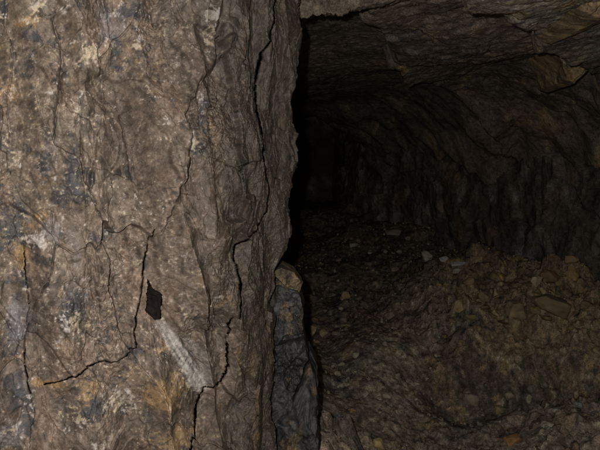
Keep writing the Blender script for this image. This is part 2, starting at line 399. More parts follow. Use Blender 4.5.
# white crust
wh = blobs([(36, 242, 11, 8, 1.15), (90, 52, 11, 14, .9), (82, 30, 9, 7, .7), (139, 46, 8, 9, .9), (7, 92, 7, 8, .8), (15, 70, 7, 8, .75), (38, 4, 6, 5, 1.1), (210, 14, 8, 20, .95), (213, 44, 6, 16, .8), (116, 14, 9, 8, .5),
            (198, 98, 4, 12, .7), (190, 140, 5, 14, .7), (184, 168, 4, 14, .6), (78, 325, 18, 14, .7), (118, 398, 22, 20, .75), (78, 422, 14, 14, .75), (10, 432, 9, 9, .8), (100, 445, 16, 8, .7), (216, 297, 9, 10, .6), (168, 258, 5, 7, .8),
            (62, 190, 6, 5, .7), (62, 345, 12, 8, .6), (25, 20, 6, 10, .6), (100, 300, 14, 12, .5), (180, 310, 10, 8, .4), (205, 320, 12, 8, .35), (64, 10, 5, 4, .9), (130, 240, 8, 8, .4), (88, 215, 10, 8, .5), (85, 95, 8, 16, .4), (228, 410, 14, 14, .35), (98, 195, 5, 10, .5), (35, 405, 5, 30, .5), (92, 118, 6, 8, .5)])
wh = sst(0.45, 0.95, wh * 0.85 + 0.28 * ng + 0.30 * (rid - 0.45) + 0.30 * n4) + 0.6 * sst(0.75, 1.1, rid * 0.55 + 0.45 * ng + 0.35 * n4 + 0.12 * n1) * left
wh = wh + 0.9 * sst(0.55, 0.82, n4 * 0.8 + 0.25 * ng) * (left - 0.25)
wc = mix(np.broadcast_to(rgb(0.50, 0.47, 0.45), S.shape + (3,)), rgb(0.52, 0.44, 0.32), sst(-0.2, 0.5, n2))
C = mix(C, wc, np.clip(wh, 0, 0.85))
C = mix(C, rgb(0.37, 0.35, 0.33) * (1 + 0.45 * ani((S * .86 + Z * .5) * 160, (Z * .86 - S * .5) * 14, 3, 88) + 0.4 * n4)[..., None], np.clip(streak * 0.7 + 0.25 * streak * sst(0.0, -0.009, sd_ + 0.0025 * n4), 0, .9))
s2 = poly_dist([(163, 321), (184, 333), (204, 350), (213, 372), (208, 386), (196, 362), (178, 340)])
C = mix(C, rgb(0.205, 0.19, 0.178) * (1 + .3 * n4[..., None]), 0.6 * sst(0.004, -0.008, s2 + 0.005 * fbm(S * 60, Z * 50, oct=3, seed=74)))
# dull brown towards the edge slab, shade of the turning face painted in
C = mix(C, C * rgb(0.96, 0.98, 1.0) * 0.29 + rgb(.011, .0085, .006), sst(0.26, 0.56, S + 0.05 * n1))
lum = C.mean(-1, keepdims=True); C = (lum + (C - lum) * F(1.0)) * np.array((1.02, 1.0, 0.985), F)
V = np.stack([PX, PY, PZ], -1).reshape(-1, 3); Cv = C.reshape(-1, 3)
hh, ww = S.shape
FC = grid_faces(hh, ww)
C8 = CR[8][0]; C13 = CR[12][0]; C6 = CR[7][0]; C12 = CR[11][0]; C10 = CR[13][0]
region = np.zeros(S.shape, np.int8)
region[poly_mask([(-400, -60)] + [(8, -60), (30, 228)] + C10[0:] + [(-400, 520)])] = 4
region[poly_mask(C6[5:] + [(30, 400), (36, 420), (32, 446), (30, 520), (186, 520)] + C12[::-1][:-4] + [(203, 388), (197, 391), (190, 383), (168, 341), (159, 328), (155, 321), (146, 313), (135, 330)])] = 3
region[poly_mask(C13 + [(400, 500), (400, 262)])] = 2
region[poly_mask(C8[:12] + [(267, 189), (269, 212), (274, 262), (400, 262), (400, -60), (280, -60)])] = 1
region[hd < 0.0] = 5
region[(sd_ < 0.003) & (streak > 0.4)] = 6
fr = region[:-1, :-1].reshape(-1).copy()
op = (OPEN[:-1, :-1] + OPEN[1:, :-1] + OPEN[:-1, 1:] + OPEN[1:, 1:]).reshape(-1) / 4
fr[op > 0.45] = -1                                        # the cracks stand open: no rock inside them
root = empty('rock_pillar', (-0.35, 1.4, 0.0))
tag(root, 'brown flaky rock pillar with white and ochre stains, lit close up at left', 'rock pillar')
def pillar_part(code, name, label):
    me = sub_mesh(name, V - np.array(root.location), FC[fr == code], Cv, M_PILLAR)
    o = link(name, me, root)
    if label: o['label'] = label
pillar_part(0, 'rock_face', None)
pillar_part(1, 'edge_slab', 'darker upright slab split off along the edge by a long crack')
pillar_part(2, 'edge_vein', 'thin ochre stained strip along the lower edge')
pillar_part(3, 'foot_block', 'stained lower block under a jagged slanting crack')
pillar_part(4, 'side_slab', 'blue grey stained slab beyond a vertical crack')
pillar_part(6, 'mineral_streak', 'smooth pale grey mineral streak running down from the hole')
# the hole: a pocket mesh of its own, coloured near black
hm = float(np.mean(H[np.abs(hd) < 0.004]))
ring = []
hp = np.array(HOLE, float); hc = hp.mean(0)
for a, b in zip(hp, np.roll(hp, -1, 0)):
    for t in np.linspace(0, 1, 6, endpoint=False): ring.append((a + (b - a) * t - hc) * 1.10 + hc)
lay = []
for dpt, scl in ((-0.006, 1.0), (-0.02, 1.02), (-0.035, 1.0), (-0.055, 0.92), (-0.075, 0.80), (-0.082, 0.5), (-0.085, 0.02)):
    row = []
    for i, q in enumerate(ring):
        q2 = (q - hc) * scl + hc; s_, z_ = face(*q2); p = A2 + D1 * s_ + NRM * (float(bow(s_)) + hm + dpt * (1 + .25 * math.sin(i * 2.1) * (dpt < -.03)))
        row.append((p[0] - 0.35 * -dpt * 0.6, p[1], z_))
    lay.append(row)
lay = np.array(lay); nr = len(ring); ii = np.arange(lay.shape[0] * nr).reshape(-1, nr); jj = np.roll(ii, -1, 1)
fcs = np.stack([ii[:-1], ii[1:], jj[1:], jj[:-1]], -1).reshape(-1, 4)
hv = lay.reshape(-1, 3); hv = hv + 0.0025 * np.stack([fbm(hv[:, 0] * 60 + k, hv[:, 2] * 60, hv[:, 1] * 60, oct=3, seed=95 + k) for k in range(3)], -1)
me = mesh_np('hole', hv - np.array(root.location), fcs, np.broadcast_to(rgb(0.022, 0.016, 0.014), hv.shape), M_STONE)
o = link('hole', me, root); o['label'] = 'small dark pocket in the rock face'
del V, Cv, FC, C

# ================================================================== FLOOR
def floor_z(x, y, fine=True):
    x = np.asarray(x, F); y = np.asarray(y, F)
    z = EYE - 1.2 + 0.152 * (y - 2.4)
    z = np.where(y < 2.0, EYE - 1.26 + 0.0 * y, z); z = np.minimum(z, EYE - 0.50)
    wx = x + 0.12 * fbm(x * 2.3, y * 2.3, oct=3, seed=101)
    # rubble bank along the right-hand wall
    bank = sst(0.45, 1.25, wx - 0.10 * (y - 3.2)) * sst(3.0, 3.7, y + 0.2 * (wx - 1.2)) * sst(5.6, 4.0, y)
    bl = worley(wx * 4.2 + 5, y * 5.2 + wx, 108)
    z = z + 0.26 * bank + bank * (0.10 * (bl[2] - .5) + 0.22 * (bl[3] * (bl[2] - .5) + bl[4] * (.5 - ((bl[2] * 7.3) % 1)))) * sst(0, .1, bl[1] - bl[0])
    near = sst(0.75, 1.6, wx) * sst(3.1, 2.4, y); z = z + 0.10 * near
    # hollow in front of the bank
    z = z - 0.20 * np.exp(-(((x - 1.15) / 0.42) ** 4 + ((y - 3.04 - .12 * (x - 1.1)) / 0.17) ** 2))
    # low mound in the middle, heap of fines against the left
    z = z + 0.13 * np.exp(-(((wx - 0.42 - 0.15 * (y - 3.0)) / 0.24) ** 2 + ((y - 3.15) / 0.42) ** 2))
    z = z + 0.16 * np.exp(-(((x + 0.02) / 0.20) ** 2 + ((y - 2.9) / 0.5) ** 2))
    hp_ = np.exp(-(((x - 0.04 + .06 * fbm(x * 6, y * 6, oct=3, seed=109)) / 0.25) ** 2 + ((y - 2.1) / 0.42) ** 2))
    z = z + hp_ * (0.37 + 0.06 * fbm(x * 8, y * 8, oct=4, seed=111, gain=.6))
    z = z + 0.10 * sst(4.2, 6.0, y) * np.exp(-((wx - 0.95) / 0.5) ** 2)
    z = z + 0.075 * fbm(x * 1.7, y * 1.7, oct=3, seed=102)
    if fine:
        rub = np.clip(0.22 + 0.8 * fbm(x * 1.3, y * 1.3, oct=3, seed=110) + 0.9 * bank + 0.3 * near + 0.6 * hp_, 0.12, 1.3)
        a, b, c, ox, oy = worley((x + .02 * fbm(x * 7, y * 7, oct=3, seed=112)) * 8.5, y * 8.5, 103)
        z = z + rub * (0.055 * (c - 0.35) + 0.09 * (ox * (c - .5) + oy * (0.6 - c))) * sst(0.0, 0.12, b - a)
        a, b, c, ox, oy = worley((x + .012 * fbm(x * 11, y * 11, oct=3, seed=113)) * 21, y * 21 + 3, 104)
        z = z + rub * (0.026 * (c - 0.4) + 0.035 * oy * (c - .3)) * sst(0.0, 0.18, b - a)
        a, b, c, ox, oy = worley(x * 52, y * 48 + 3, 106)
        z = z + rub * 0.010 * (c - 0.4) * sst(0.0, 0.25, b - a)
        z = z + 0.012 * fbm(x * 13, y * 13, oct=4, seed=105) + 0.0035 * fbm(x * 70, y * 70, oct=3, seed=107)
    return z

FX = axis((-3.0, -0.7, 0.06), (-0.7, 2.6, 0.0075), (2.6, 4.0, 0.06))
FY = axis((-3.0, 1.6, 0.06), (1.6, 2.0, 0.012), (2.0, 4.2, 0.0065), (4.2, 7.6, 0.013), (7.6, 11.0, 0.08))
X, Y = np.meshgrid(FX.astype(F), FY.astype(F))
ZF = floor_z(X, Y)
c1 = fbm(X * 2.2, Y * 2.2, oct=5, seed=121); c2 = fbm(X * 9, Y * 9, oct=5, seed=122, gain=.6); c3 = fbm(X * 36, Y * 36, oct=4, seed=123, gain=.6)
_, _, cc, _, _ = worley((X + .012 * fbm(X * 11, Y * 11, oct=3, seed=113)) * 21, Y * 21 + 3, 104)
_, _, cd, _, _ = worley(X * 52, Y * 48 + 3, 106)
bank = sst(0.62, 1.15, X - 0.10 * (Y - 3.2)) * sst(2.75, 3.4, Y + 0.25 * (X - 1.2)) * sst(5.2, 4.0, Y)
CF = np.broadcast_to(rgb(0.20, 0.158, 0.12), X.shape + (3,)).copy()
CF = mix(CF, rgb(0.135, 0.102, 0.08), sst(-0.1, 0.6, c1) * 0.8)
CF = mix(CF, rgb(0.24, 0.20, 0.15), sst(0.0, 0.7, c2) * 0.6)
mound = np.exp(-(((X - 0.44 - 0.15 * (Y - 3.0)) / 0.26) ** 2 + ((Y - 3.1) / 0.45) ** 2))
CF = mix(CF, rgb(0.30, 0.27, 0.20), sst(0.35, 0.8, mound * 0.85 + 0.35 * c2) * 0.8)
CF = mix(CF, rgb(0.36, 0.27, 0.15), sst(0.3, 0.9, bank * 0.65 + 0.4 * c2 + 0.2 * (cc - .4)) * 0.8)
CF = mix(CF, rgb(0.06, 0.052, 0.045), 0.75 * np.exp(-(((X - 1.15) / 0.45) ** 4 + ((Y - 3.06 - .12 * (X - 1.1)) / 0.2) ** 2)))  # darker dirt in the hollow, its undercut shadow painted in too
CF = mix(CF, rgb(0.07, 0.07, 0.07), sst(0.3, 0.8, fbm(X * 4 + 3, Y * 4, oct=4, seed=124)) * 0.6)
CF = mix(CF, rgb(0.34, 0.29, 0.22), 0.75 * sst(0.80, 0.92, cd) * sst(-0.2, 0.4, c2))
c4 = fbm(X * 17 + 4, Y * 17, oct=5, seed=125, gain=.68)
CF = mix(CF, rgb(0.33, 0.24, 0.13), 0.6 * sst(0.35, 0.9, c4 + .25 * c1)); CF = mix(CF, rgb(0.075, 0.068, 0.06), 0.7 * sst(0.3, 0.8, -c4 + .3 * c2))
CF = CF * (1 + 0.5 * (cc - 0.5) + 0.35 * (cd - 0.5) + 0.45 * c3)[..., None]
CF = mix(CF, CF * F(0.62), sst(3.4, 5.0, Y + .5 * c1))                          # fades further in: the light's fall-off painted into the dirt
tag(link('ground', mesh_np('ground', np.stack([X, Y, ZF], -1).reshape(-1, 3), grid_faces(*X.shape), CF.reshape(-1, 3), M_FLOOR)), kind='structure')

# ================================================================== ROOF
L1 = np.array([(0.20, 2.0), (0.26, 2.5), (0.36, 2.8), (0.55, 3.35), (0.73, 3.9), (1.04, 4.35), (1.5, 4.6), (2.4, 4.8)])
L2 = np.array([(0.22, 1.2), (0.36, 1.56), (0.58, 1.92), (0.95, 2.36), (1.36, 3.0), (1.7, 3.42), (2.2, 3.9)])
WPATH = np.array([(2.8, 0.8), (2.3, 2.2), (2.03, 3.4), (1.85, 4.3), (1.4, 5.3), (0.88, 6.4), (0.62, 7.05), (0.56, 8), (0.6, 10.8)])
def roof_z(x, y):
    x = np.asarray(x, F); y = np.asarray(y, F)
    wx = x + 0.07 * fbm(x * 3, y * 3, oct=3, seed=201); wy = y + 0.10 * fbm(x * 3 + 7, y * 3, oct=3, seed=202)
    z = EYE + 0.66 + 0.02 * (y - 2.5) * 0
    z = z + 0.28 * sst(6.85, 7.05, wy)                                   # the roof breaks away above the inner passage
    e = np.interp(wy, L1[:, 1], L1[:, 0]); z = z - 0.11 * sst(-0.015, 0.03, wx - e) * sst(5.8, 3.6, wy)
    # hanging mass to the right, low over the near wall
    e2 = np.interp(wy, L2[:, 1], L2[:, 0]); z = z - 0.12 * sst(-0.02, 0.05, wx - e2) * np.exp(-(np.maximum(wx - e2, 0) / 0.75) ** 2) * sst(3.8, 3.3, wy)
    far = sst(-0.05, 0.5, wx - e) * sst(2.2, 4.4, wy); z = z + 0.08 * far            # the roof domes up, then comes down into the side wall
    dw = np.clip((np.interp(wy, WPATH[:, 1], WPATH[:, 0]) - wx) * 0.62 / 0.62, 0, 1); z = z - (0.5 + 0.25 * fbm(x * 1.6 + 3, y * 1.6, oct=3, seed=212)) * (1 - dw) ** 2.2 * sst(2.4, 3.6, wy) * sst(7.0, 6.5, wy)
    z = z - 0.2 * sst(1.9, 2.6, x) ** 2 * sst(3.5, 2.5, y) - 0.25 * sst(0.2, -1.2, x)
    q = 0.30 + 0.35 * sst(-0.25, 0.1, x - e) - 0.25 * sst(0, .2, x - e2)
    z = z + 0.04 * fbm(x * 1.4, y * 1.1, oct=3, seed=203)
    z = z + q * 0.014 * terr(1.6 * fbm(wx * 2.2 + wy * 0.5, wy * 1.3, oct=4, seed=204), 0.2)
    a, b, c, ox, oy = worley(wx * 7, wy * 4, 205)
    z = z + q * (0.018 * (c - .5) + 0.045 * (oy * (c - .5) + ox * (.4 - c))) * sst(-.01, .035, b - a)
    a, b, c, ox, oy = worley(wx * 22 + wy * 4, wy * 13, 206)
    z = z + q * (0.008 * (c - .5) + 0.02 * oy * (c - .5)) * sst(-.01, .04, b - a)
    z = z + q * 0.012 * fbm(x * 11, y * 9, oct=4, seed=207) + 0.004 * fbm(x * 50, y * 45, oct=3, seed=208)
    return z
RX = axis((-3.0, -0.6, 0.06), (-0.6, 2.0, 0.009), (2.0, 4.0, 0.05))
RY = axis((-3.0, 1.2, 0.06), (1.2, 4.6, 0.0085), (4.6, 7.6, 0.016), (7.6, 11.0, 0.08))
X, Y = np.meshgrid(RX.astype(F), RY.astype(F)); ZR = roof_z(X, Y)
c1 = fbm(X * 2, Y * 1.6, oct=5, seed=221); c2 = fbm(X * 9, Y * 6, oct=5, seed=222, gain=.6); c3 = fbm(X * 40, Y * 30, oct=3, seed=223)
_, _, cc, _, _ = worley((X + .07 * fbm(X * 3, Y * 3, oct=3, seed=201)) * 7, Y * 4, 205)
CF = np.broadcast_to(rgb(0.155, 0.125, 0.096), X.shape + (3,)).copy()
CF = mix(CF, rgb(0.10, 0.083, 0.068), sst(-0.2, 0.6, c1) * 0.8)
CF = mix(CF, rgb(0.22, 0.18, 0.13), sst(0.0, 0.8, c2) * 0.5)
gr_ = sst(0.0, 0.25, X - np.interp(Y, L2[:, 1], L2[:, 0]) + 0.15 * c2) * sst(3.6, 2.9, Y)
CF = mix(CF, rgb(0.15, 0.145, 0.12) * (1 + .5 * ani(X * 14 + Y * 9, Y * 30 - X * 22, 4, 224, .6))[..., None], gr_ * 0.75)
CF = mix(CF, rgb(0.30, 0.21, 0.10), 0.6 * sst(0.4, 0.9, c2 * .7 + .5 * (cc - .3)) * sst(0.1, 0.5, X))
CF = CF * (1 + 0.35 * (cc - .5) + 0.3 * c3)[..., None]
tag(link('ceiling', mesh_np('ceiling', np.stack([X, Y, ZR], -1).reshape(-1, 3), grid_faces(*X.shape)[:, ::-1], CF.reshape(-1, 3), M_WALL)), kind='structure')

# ================================================================== SIDE WALLS
def sheet_wall(name, plan, dense, zr, seed, dark=1.0, mat=M_WALL, sgn=1, tz=0.013):
    plan = np.array(plan, float)
    for _ in range(3):                                   # round the plan
        q = [plan[0]]
        for a, b in zip(plan[:-1], plan[1:]): q += [a * .75 + b * .25, a * .25 + b * .75]
        plan = np.array(q + [plan[-1]])
    l = np.concatenate([[0], np.cumsum(np.hypot(*(plan[1:] - plan[:-1]).T))])
    t = axis((0, l[-1], dense)); z = axis((zr[0], zr[1], tz))
    x0 = np.interp(t, l, plan[:, 0]); y0 = np.interp(t, l, plan[:, 1])
    tx = np.gradient(x0, t); ty = np.gradient(y0, t); k = np.hypot(tx, ty); n0 = -ty / k * sgn; n1_ = tx / k * sgn
    T, ZW = np.meshgrid(t.astype(F), z.astype(F))
    wt = T + 0.06 * fbm(T * 4, ZW * 3, oct=3, seed=seed)
    h = 0.08 * fbm(T * 0.9, ZW * 0.9, oct=3, seed=seed + 1) + 0.014 * terr(1.5 * fbm(wt * 2.0, ZW * 1.9, oct=4, seed=seed + 2), 0.3)
    a, b, c, ox, oy = worley(wt * 4.2 + ZW, ZW * 3.6 - .8 * wt, seed + 3)
    h = h + (0.06 * (c - .5) + 0.13 * (ox * (c - .5) + oy * (.5 - c))) * sst(-.01, .035, b - a)
    a, b, c2_, ox, oy = worley(wt * 13 + 2 * ZW, ZW * 11 - 2 * wt, seed + 4)
    h = h + (0.012 * (c2_ - .5) + 0.03 * (oy * (c2_ - .5) + ox * (.5 - c2_))) * sst(-.01, .04, b - a)
    h = h + 0.010 * fbm(T * 10, ZW * 9, oct=4, seed=seed + 5) + 0.002 * ani(T * 32, ZW * 7, 4, seed + 6, .6)
    h = h * 0.8
    P = np.stack([x0[None] + n0[None] * h, y0[None] + n1_[None] * h, ZW], -1)
    c1 = fbm(T * 2, ZW * 1.5, oct=5, seed=seed + 7); cf = fbm(T * 12, ZW * 6, oct=5, seed=seed + 8, gain=.6)
    CW = np.broadcast_to(rgb(0.13, 0.112, 0.094), T.shape + (3,)).copy()
    CW = mix(CW, rgb(0.085, 0.07, 0.058), sst(-.2, .6, c1) * .8)
    CW = mix(CW, rgb(0.19, 0.18, 0.165), sst(.1, .8, cf) * .6)
    CW = mix(CW, rgb(0.24, 0.165, 0.085), .5 * sst(.35, .9, fbm(T * 5, ZW * 4, oct=5, seed=seed + 9) + .3 * (c - .5)))
    CW = CW * dark * 0.85 * (1 + 0.4 * (c - .5) + .3 * (c2_ - .5) + .5 * cf)[..., None]
    fc = grid_faces(*T.shape)
    return link(name, mesh_np(name, P.reshape(-1, 3), fc, CW.reshape(-1, 3), mat))
w = sheet_wall('side_wall', [(3.0, -1.5), (2.8, 0.8), (2.3, 2.2), (2.03, 3.4), (1.85, 4.3), (1.4, 5.3), (0.88, 6.4), (0.62, 7.05), (0.56, 8), (0.6, 10.8)], 0.014, (-0.1, 2.7), 301)
tag(w, kind='structure')
w = sheet_wall('back_wall', [(1.6, 10.4), (-1.6, 10.2)], 0.05, (-0.1, 2.9), 341, tz=0.05); tag(w, kind='structure')
w = sheet_wall('left_wall', [(-0.9, 10.6), (-0.95, 8), (-1.1, 5), (-1.5, 2.6), (-2.6, 1.9)], 0.05, (-0.1, 2.7), 361, tz=0.05); tag(w, kind='structure')

# ================================================================== ROOF LIP beside the pillar's top
LIPP = [(276, 22), (300, 19), (312, 17), (322, 15), (330, 14), (340, 13), (350, 9), (362, 7), (372, 4), (386, 2), (400, 0), (420, -3), (450, -8), (500, -20), (600, -45)]
lp = np.array([at(x, y, 1.74 + 0.0006 * (x - 300)) for x, y in LIPP])
tl = axis((0, 1, 0.0016)); kk = np.linspace(0, 1, len(LIPP))
ex, ey, ez = (np.interp(tl, kk, lp[:, i]) for i in range(3))
ez = ez + 0.004 * ani(ex * 60, ex * 0, 3, 401) + 0.003 * np.abs(ani(ex * 110, ex * 0 + 3, 2, 402))
pr = axis((-0.75, 0, 0.0025 * 4), (0, 0.5, 0.0035))      # below 0: back under the lip, above 0: up its face
PR, TL = np.meshgrid(pr, tl, indexing='ij')
up = np.maximum(PR, 0); bk_ = np.maximum(-PR, 0)
PX = ex[None] + 0 * PR; PY = ey[None] + bk_ - 0.10 * up; PZ = ez[None] + up + bk_ * 0.35
rr_ = fbm(PX * 9, (PZ - PY) * 9, oct=5, seed=404, gain=.6)
d_ = 0.02 * fbm(PX * 5, PR * 5, oct=3, seed=403) * sst(0, .03, np.abs(PR)) + 0.009 * rr_ * sst(0, .01, np.abs(PR))
a, b, c, ox, oy = worley(PX * 26, PR * 22, 405); d_ = d_ + .008 * (c - .5) * sst(0, .15, b - a)
PY = PY - d_ * (PR > 0); PZ = PZ + d_ * (PR < 0) * 1.0
CL = mix(np.broadcast_to(rgb(.105, .083, .062), PX.shape + (3,)), rgb(.06, .05, .04), sst(-.3, .6, rr_)) * (1 + .4 * (c - .5))[..., None]
me = mesh_np('roof_lip', np.stack([PX, PY, PZ], -1).reshape(-1, 3), grid_faces(*PX.shape), CL.reshape(-1, 3), M_WALL)
tag(link('roof_lip', me), 'ragged brown rock lip of the roof hanging beside the pillar top', 'rock lip')

# ================================================================== STONES
def sphere_dirs(n=26, m=44):
    th = np.linspace(0, math.pi, n + 1)[1:-1]; ph = np.arange(m) * 2 * math.pi / m
    T, P = np.meshgrid(th, ph, indexing='ij')
    d = np.stack([np.sin(T) * np.cos(P), np.sin(T) * np.sin(P), np.cos(T)], -1).reshape(-1, 3)
    d = np.concatenate([d, [[0, 0, 1], [0, 0, -1]]])
    return d, n - 1, m
def stone_mesh(name, seed, col, cuts=11, n=26, m=44, flat=1.0, col2=None, mat=None, rough=1.0):
    rs = np.random.RandomState(seed)
    d, r, m = sphere_dirs(n, m)
    nn = rs.normal(size=(cuts, 3)); nn /= np.linalg.norm(nn, axis=1)[:, None]
    nn = np.concatenate([nn, np.eye(3), -np.eye(3)]); off = np.concatenate([rs.uniform(.62, .95, cuts), np.full(6, .95)])
    q = d @ nn.T
    rad = np.min(np.where(q > 1e-3, off / np.maximum(q, 1e-3), 9), axis=1)
    V = d * rad[:, None]
    V = V * (1 + rough * 0.05 * fbm(V[:, 0] * 2.2 + seed, V[:, 1] * 2.2, V[:, 2] * 2.2, oct=4, seed=seed))[:, None]
    V = V + d * (rough * 0.018 * fbm(V[:, 0] * 9, V[:, 1] * 9, V[:, 2] * 9 + seed, oct=3, seed=seed + 1))[:, None]
    V[:, 2] *= flat
    faces = []
    for i in range(r - 1):
        for j in range(m):
            faces.append((i * m + j, (i + 1) * m + j, (i + 1) * m + (j + 1) % m, i * m + (j + 1) % m))
    tp, bt = r * m, r * m + 1
    for j in range(m):
        faces.append((tp, j, (j + 1) % m, (j + 1) % m)); faces.append((bt, (r - 1) * m + (j + 1) % m, (r - 1) * m + j, (r - 1) * m + j))
    quads = [f for f in faces if len(set(f)) == 4]; tris = [f[:3] for f in faces if len(set(f)) == 3]
    col = np.array(col); k = fbm(V[:, 0] * 1.6, V[:, 1] * 1.6, V[:, 2] * 1.6 + seed, oct=5, seed=seed + 2, gain=.6)
    c = np.array(col)[None] * (1 + .45 * k)[:, None]
    if col2 is not None: c = c + (np.array(col2)[None] - c) * sst(0.0, .5, k)[:, None]
    me = bpy.data.meshes.new(name)
    me.from_pydata(V.tolist(), [], quads + tris); me.update()
    me.polygons.foreach_set('use_smooth', np.ones(len(me.polygons), bool))
    a_ = me.color_attributes.new('Col', 'FLOAT_COLOR', 'POINT'); cc_ = np.ones((len(V), 4), F); cc_[:, :3] = np.clip(c, 0.01, 1); a_.data.foreach_set('color', cc_.ravel())
    me.materials.append(mat or M_STONE)
    return me

def floor_hit(px, py):
    d = ray(px, py); t = np.linspace(1.7, 9.5, 1600)
    z = floor_z(d[0] * t, d[1] * t, False)
    k = np.argmax(EYE + d[2] * t < z)
    return d[0] * t[k], d[1] * t[k]

def put_stone(o, px, py, wpx, hpx, rot, sink=0.25, depth=None, deep=1.0):
    if depth is None:
        x, y = floor_hit(px, py + hpx * 0.35)
    else:
        p = at(px, py, depth); x, y = p[0], p[1]
    w_, h_ = wpx * y / 600 * .5, hpx * y / 600 * .5
    z = float(floor_z(np.array([x]), np.array([y]))[0]) + h_ * (1 - sink * 2) if depth is None else p[2]
    o.location = (x, y, z); o.scale = (w_ * 1.08, max(w_ * .8, h_) * deep, h_ * 1.1); o.rotation_euler = rot
TAN = (.34, .27, .17); PALE = (.42, .41, .34); RUST = (.24, .13, .06); GREY = (.22, .21, .19); OCH = (.36, .25, .11); BRN = (.16, .12, .09)
HERO = [  # px, py, w, h, colour, tilt, label
 (437, 230, 11, 9, PALE, (0, .1, .3), 'pale rounded stone lying alone far back on the tunnel floor', 1),
 (443, 264, 9, 5, (.40, .41, .40), (0, -.1, .4), 'small pale grey flat chip beside a longer grey sliver', .6),
 (459, 263, 14, 5, (.36, .37, .37), (.1, -.15, -.2), 'long pale grey flat sliver left of the rubble bank', .6),
 (394, 233, 16, 6, (.24, .21, .16), (0, -.12, .2), 'flat brown slab stone far back in the passage', .9),
 (408, 237, 8, 5, (.27, .22, .16), (.2, .1, .9), 'small brown stone just right of the far flat slab', 1),
 (478, 262, 14, 9, TAN, (.1, .1, .5), 'tan stone at the left end of the rubble bank crest', 1),
 (514, 252, 26, 10, RUST, (.15, .12, .1), 'long rust red slab on the crest of the rubble bank', 1),
 (549, 277, 24, 14, (.24, .16, .09), (.2, .25, .3), 'big brown block leaning right of the bank crest', 1),
 (572, 275, 14, 13, OCH, (.1, -.2, .6), 'ochre block at the right end of the rubble bank', 1),
 (535, 284, 11, 11, (.36, .32, .22), (.3, .1, .2), 'pale squarish block in the middle of the rubble bank', .9),
 (515, 309, 24, 17, (.27, .21, .13), (.1, -.05, .15), 'tan block with a bright left edge in the bank face', .9),
 (549, 308, 34, 20, (.20, .155, .095), (.2, .22, -.1), 'largest dark tan wedge shaped block in the bank face', .9),
 (516, 326, 12, 14, (.33, .27, .18), (.2, .1, .3), 'upright pale tan block below the bank face blocks', .9),
 (460, 307, 14, 14, (.29, .23, .14), (.1, .3, .4), 'tan angular stone at the left foot of the rubble bank', 1),
 (500, 278, 14, 9, OCH, (.2, .1, 1.0), 'small ochre stone below the rust red slab', 1),
 (492, 292, 12, 9, (.27, .2, .11), (.1, .3, 1.4), 'brown ochre stone left of the pale squarish block', 1),
 (345, 297, 10, 9, (.34, .25, .15), (.1, .1, .5), 'small orange tan stone lying alone on the dark path', 1),
 (312, 331, 6, 13, (.36, .27, .18), (.1, .1, .2), 'narrow upright tan chip beside the blue grey boulder', 1),
 (323, 334, 9, 12, (.3, .26, .15), (.1, .3, .2), 'yellowish chip right of the narrow upright chip', 1),
 (551, 423, 17, 8, (.37, .35, .26), (.1, .05, .1), 'pale flat stone at the lower right of the floor', 1),
 (556, 412, 8, 6, (.44, .42, .34), (.1, .2, .6), 'small bright stone behind the pale flat stone at lower right', 1),
 (510, 396, 11, 9, (.33, .29, .2), (.1, .1, .3), 'tan stone below the dark hollow, left one of a pair', 1),
 (528, 399, 9, 8, (.35, .31, .21), (.1, .1, .9), 'rounded tan stone below the dark hollow, right one of a pair', 1),
 (513, 437, 18, 9, (.30, .17, .07), (.1, -.2, .3), 'orange brown stone low on the floor near the bottom edge', 1),
 (378, 445, 11, 11, (.42, .32, .15), (.1, .1, .2), 'yellow tan stone at the bottom edge right of the boulder', 1),
 (500, 408, 10, 7, (.3, .24, .13), (.1, .1, .2), 'small ochre brown stone under the paired tan stones', 1),
 (470, 400, 14, 12, (.24, .2, .15), (.2, .1, .2), 'brown stone on the floor left of the paired tan stones', 1),
 (578, 408, 9, 6, (.2, .22, .22), (.1, .2, .2), 'small blue grey stone at right of the pale flat stone', 1),
]
for k, (px, py, wv, hv, col, rot, lab, deep) in enumerate(HERO):
    o = link('stone', stone_mesh('stone', 500 + k * 7, col, cuts=9 + k % 5, n=34, m=56))
    put_stone(o, px, py, wv, hv, rot, deep=deep, sink=.2)
    tag(o, lab, 'stone')
# two thin slivers leaning in the hollow below the bank
def sliver(a, b, r, col, seed, lab):
    o = link('rock_sliver', stone_mesh('rock_sliver', seed, col, n=30, m=30)); a = Vector(a); b = Vector(b); v = b - a
    o.location = (a + b) / 2; o.scale = (r, r * .7, v.length / 1.9); o.rotation_mode = 'QUATERNION'; o.rotation_quaternion = v.to_track_quat('Z', 'Y'); tag(o, lab, 'rock sliver')
x, y = floor_hit(538, 378); zf = float(floor_z(np.array([x]), np.array([y]))[0])
sliver((x, y, zf - .01), at(527, 350, y + .12), .016, (.26, .2, .15), 901, 'thin brown rod like sliver leaning in the dark hollow under the bank')
x, y = floor_hit(500, 372); zf = float(floor_z(np.array([x]), np.array([y]))[0])
sliver((x, y, zf - .01), at(507, 356, y + .08), .010, (.27, .26, .22), 902, 'short grey sliver left of the rod like one in the hollow')
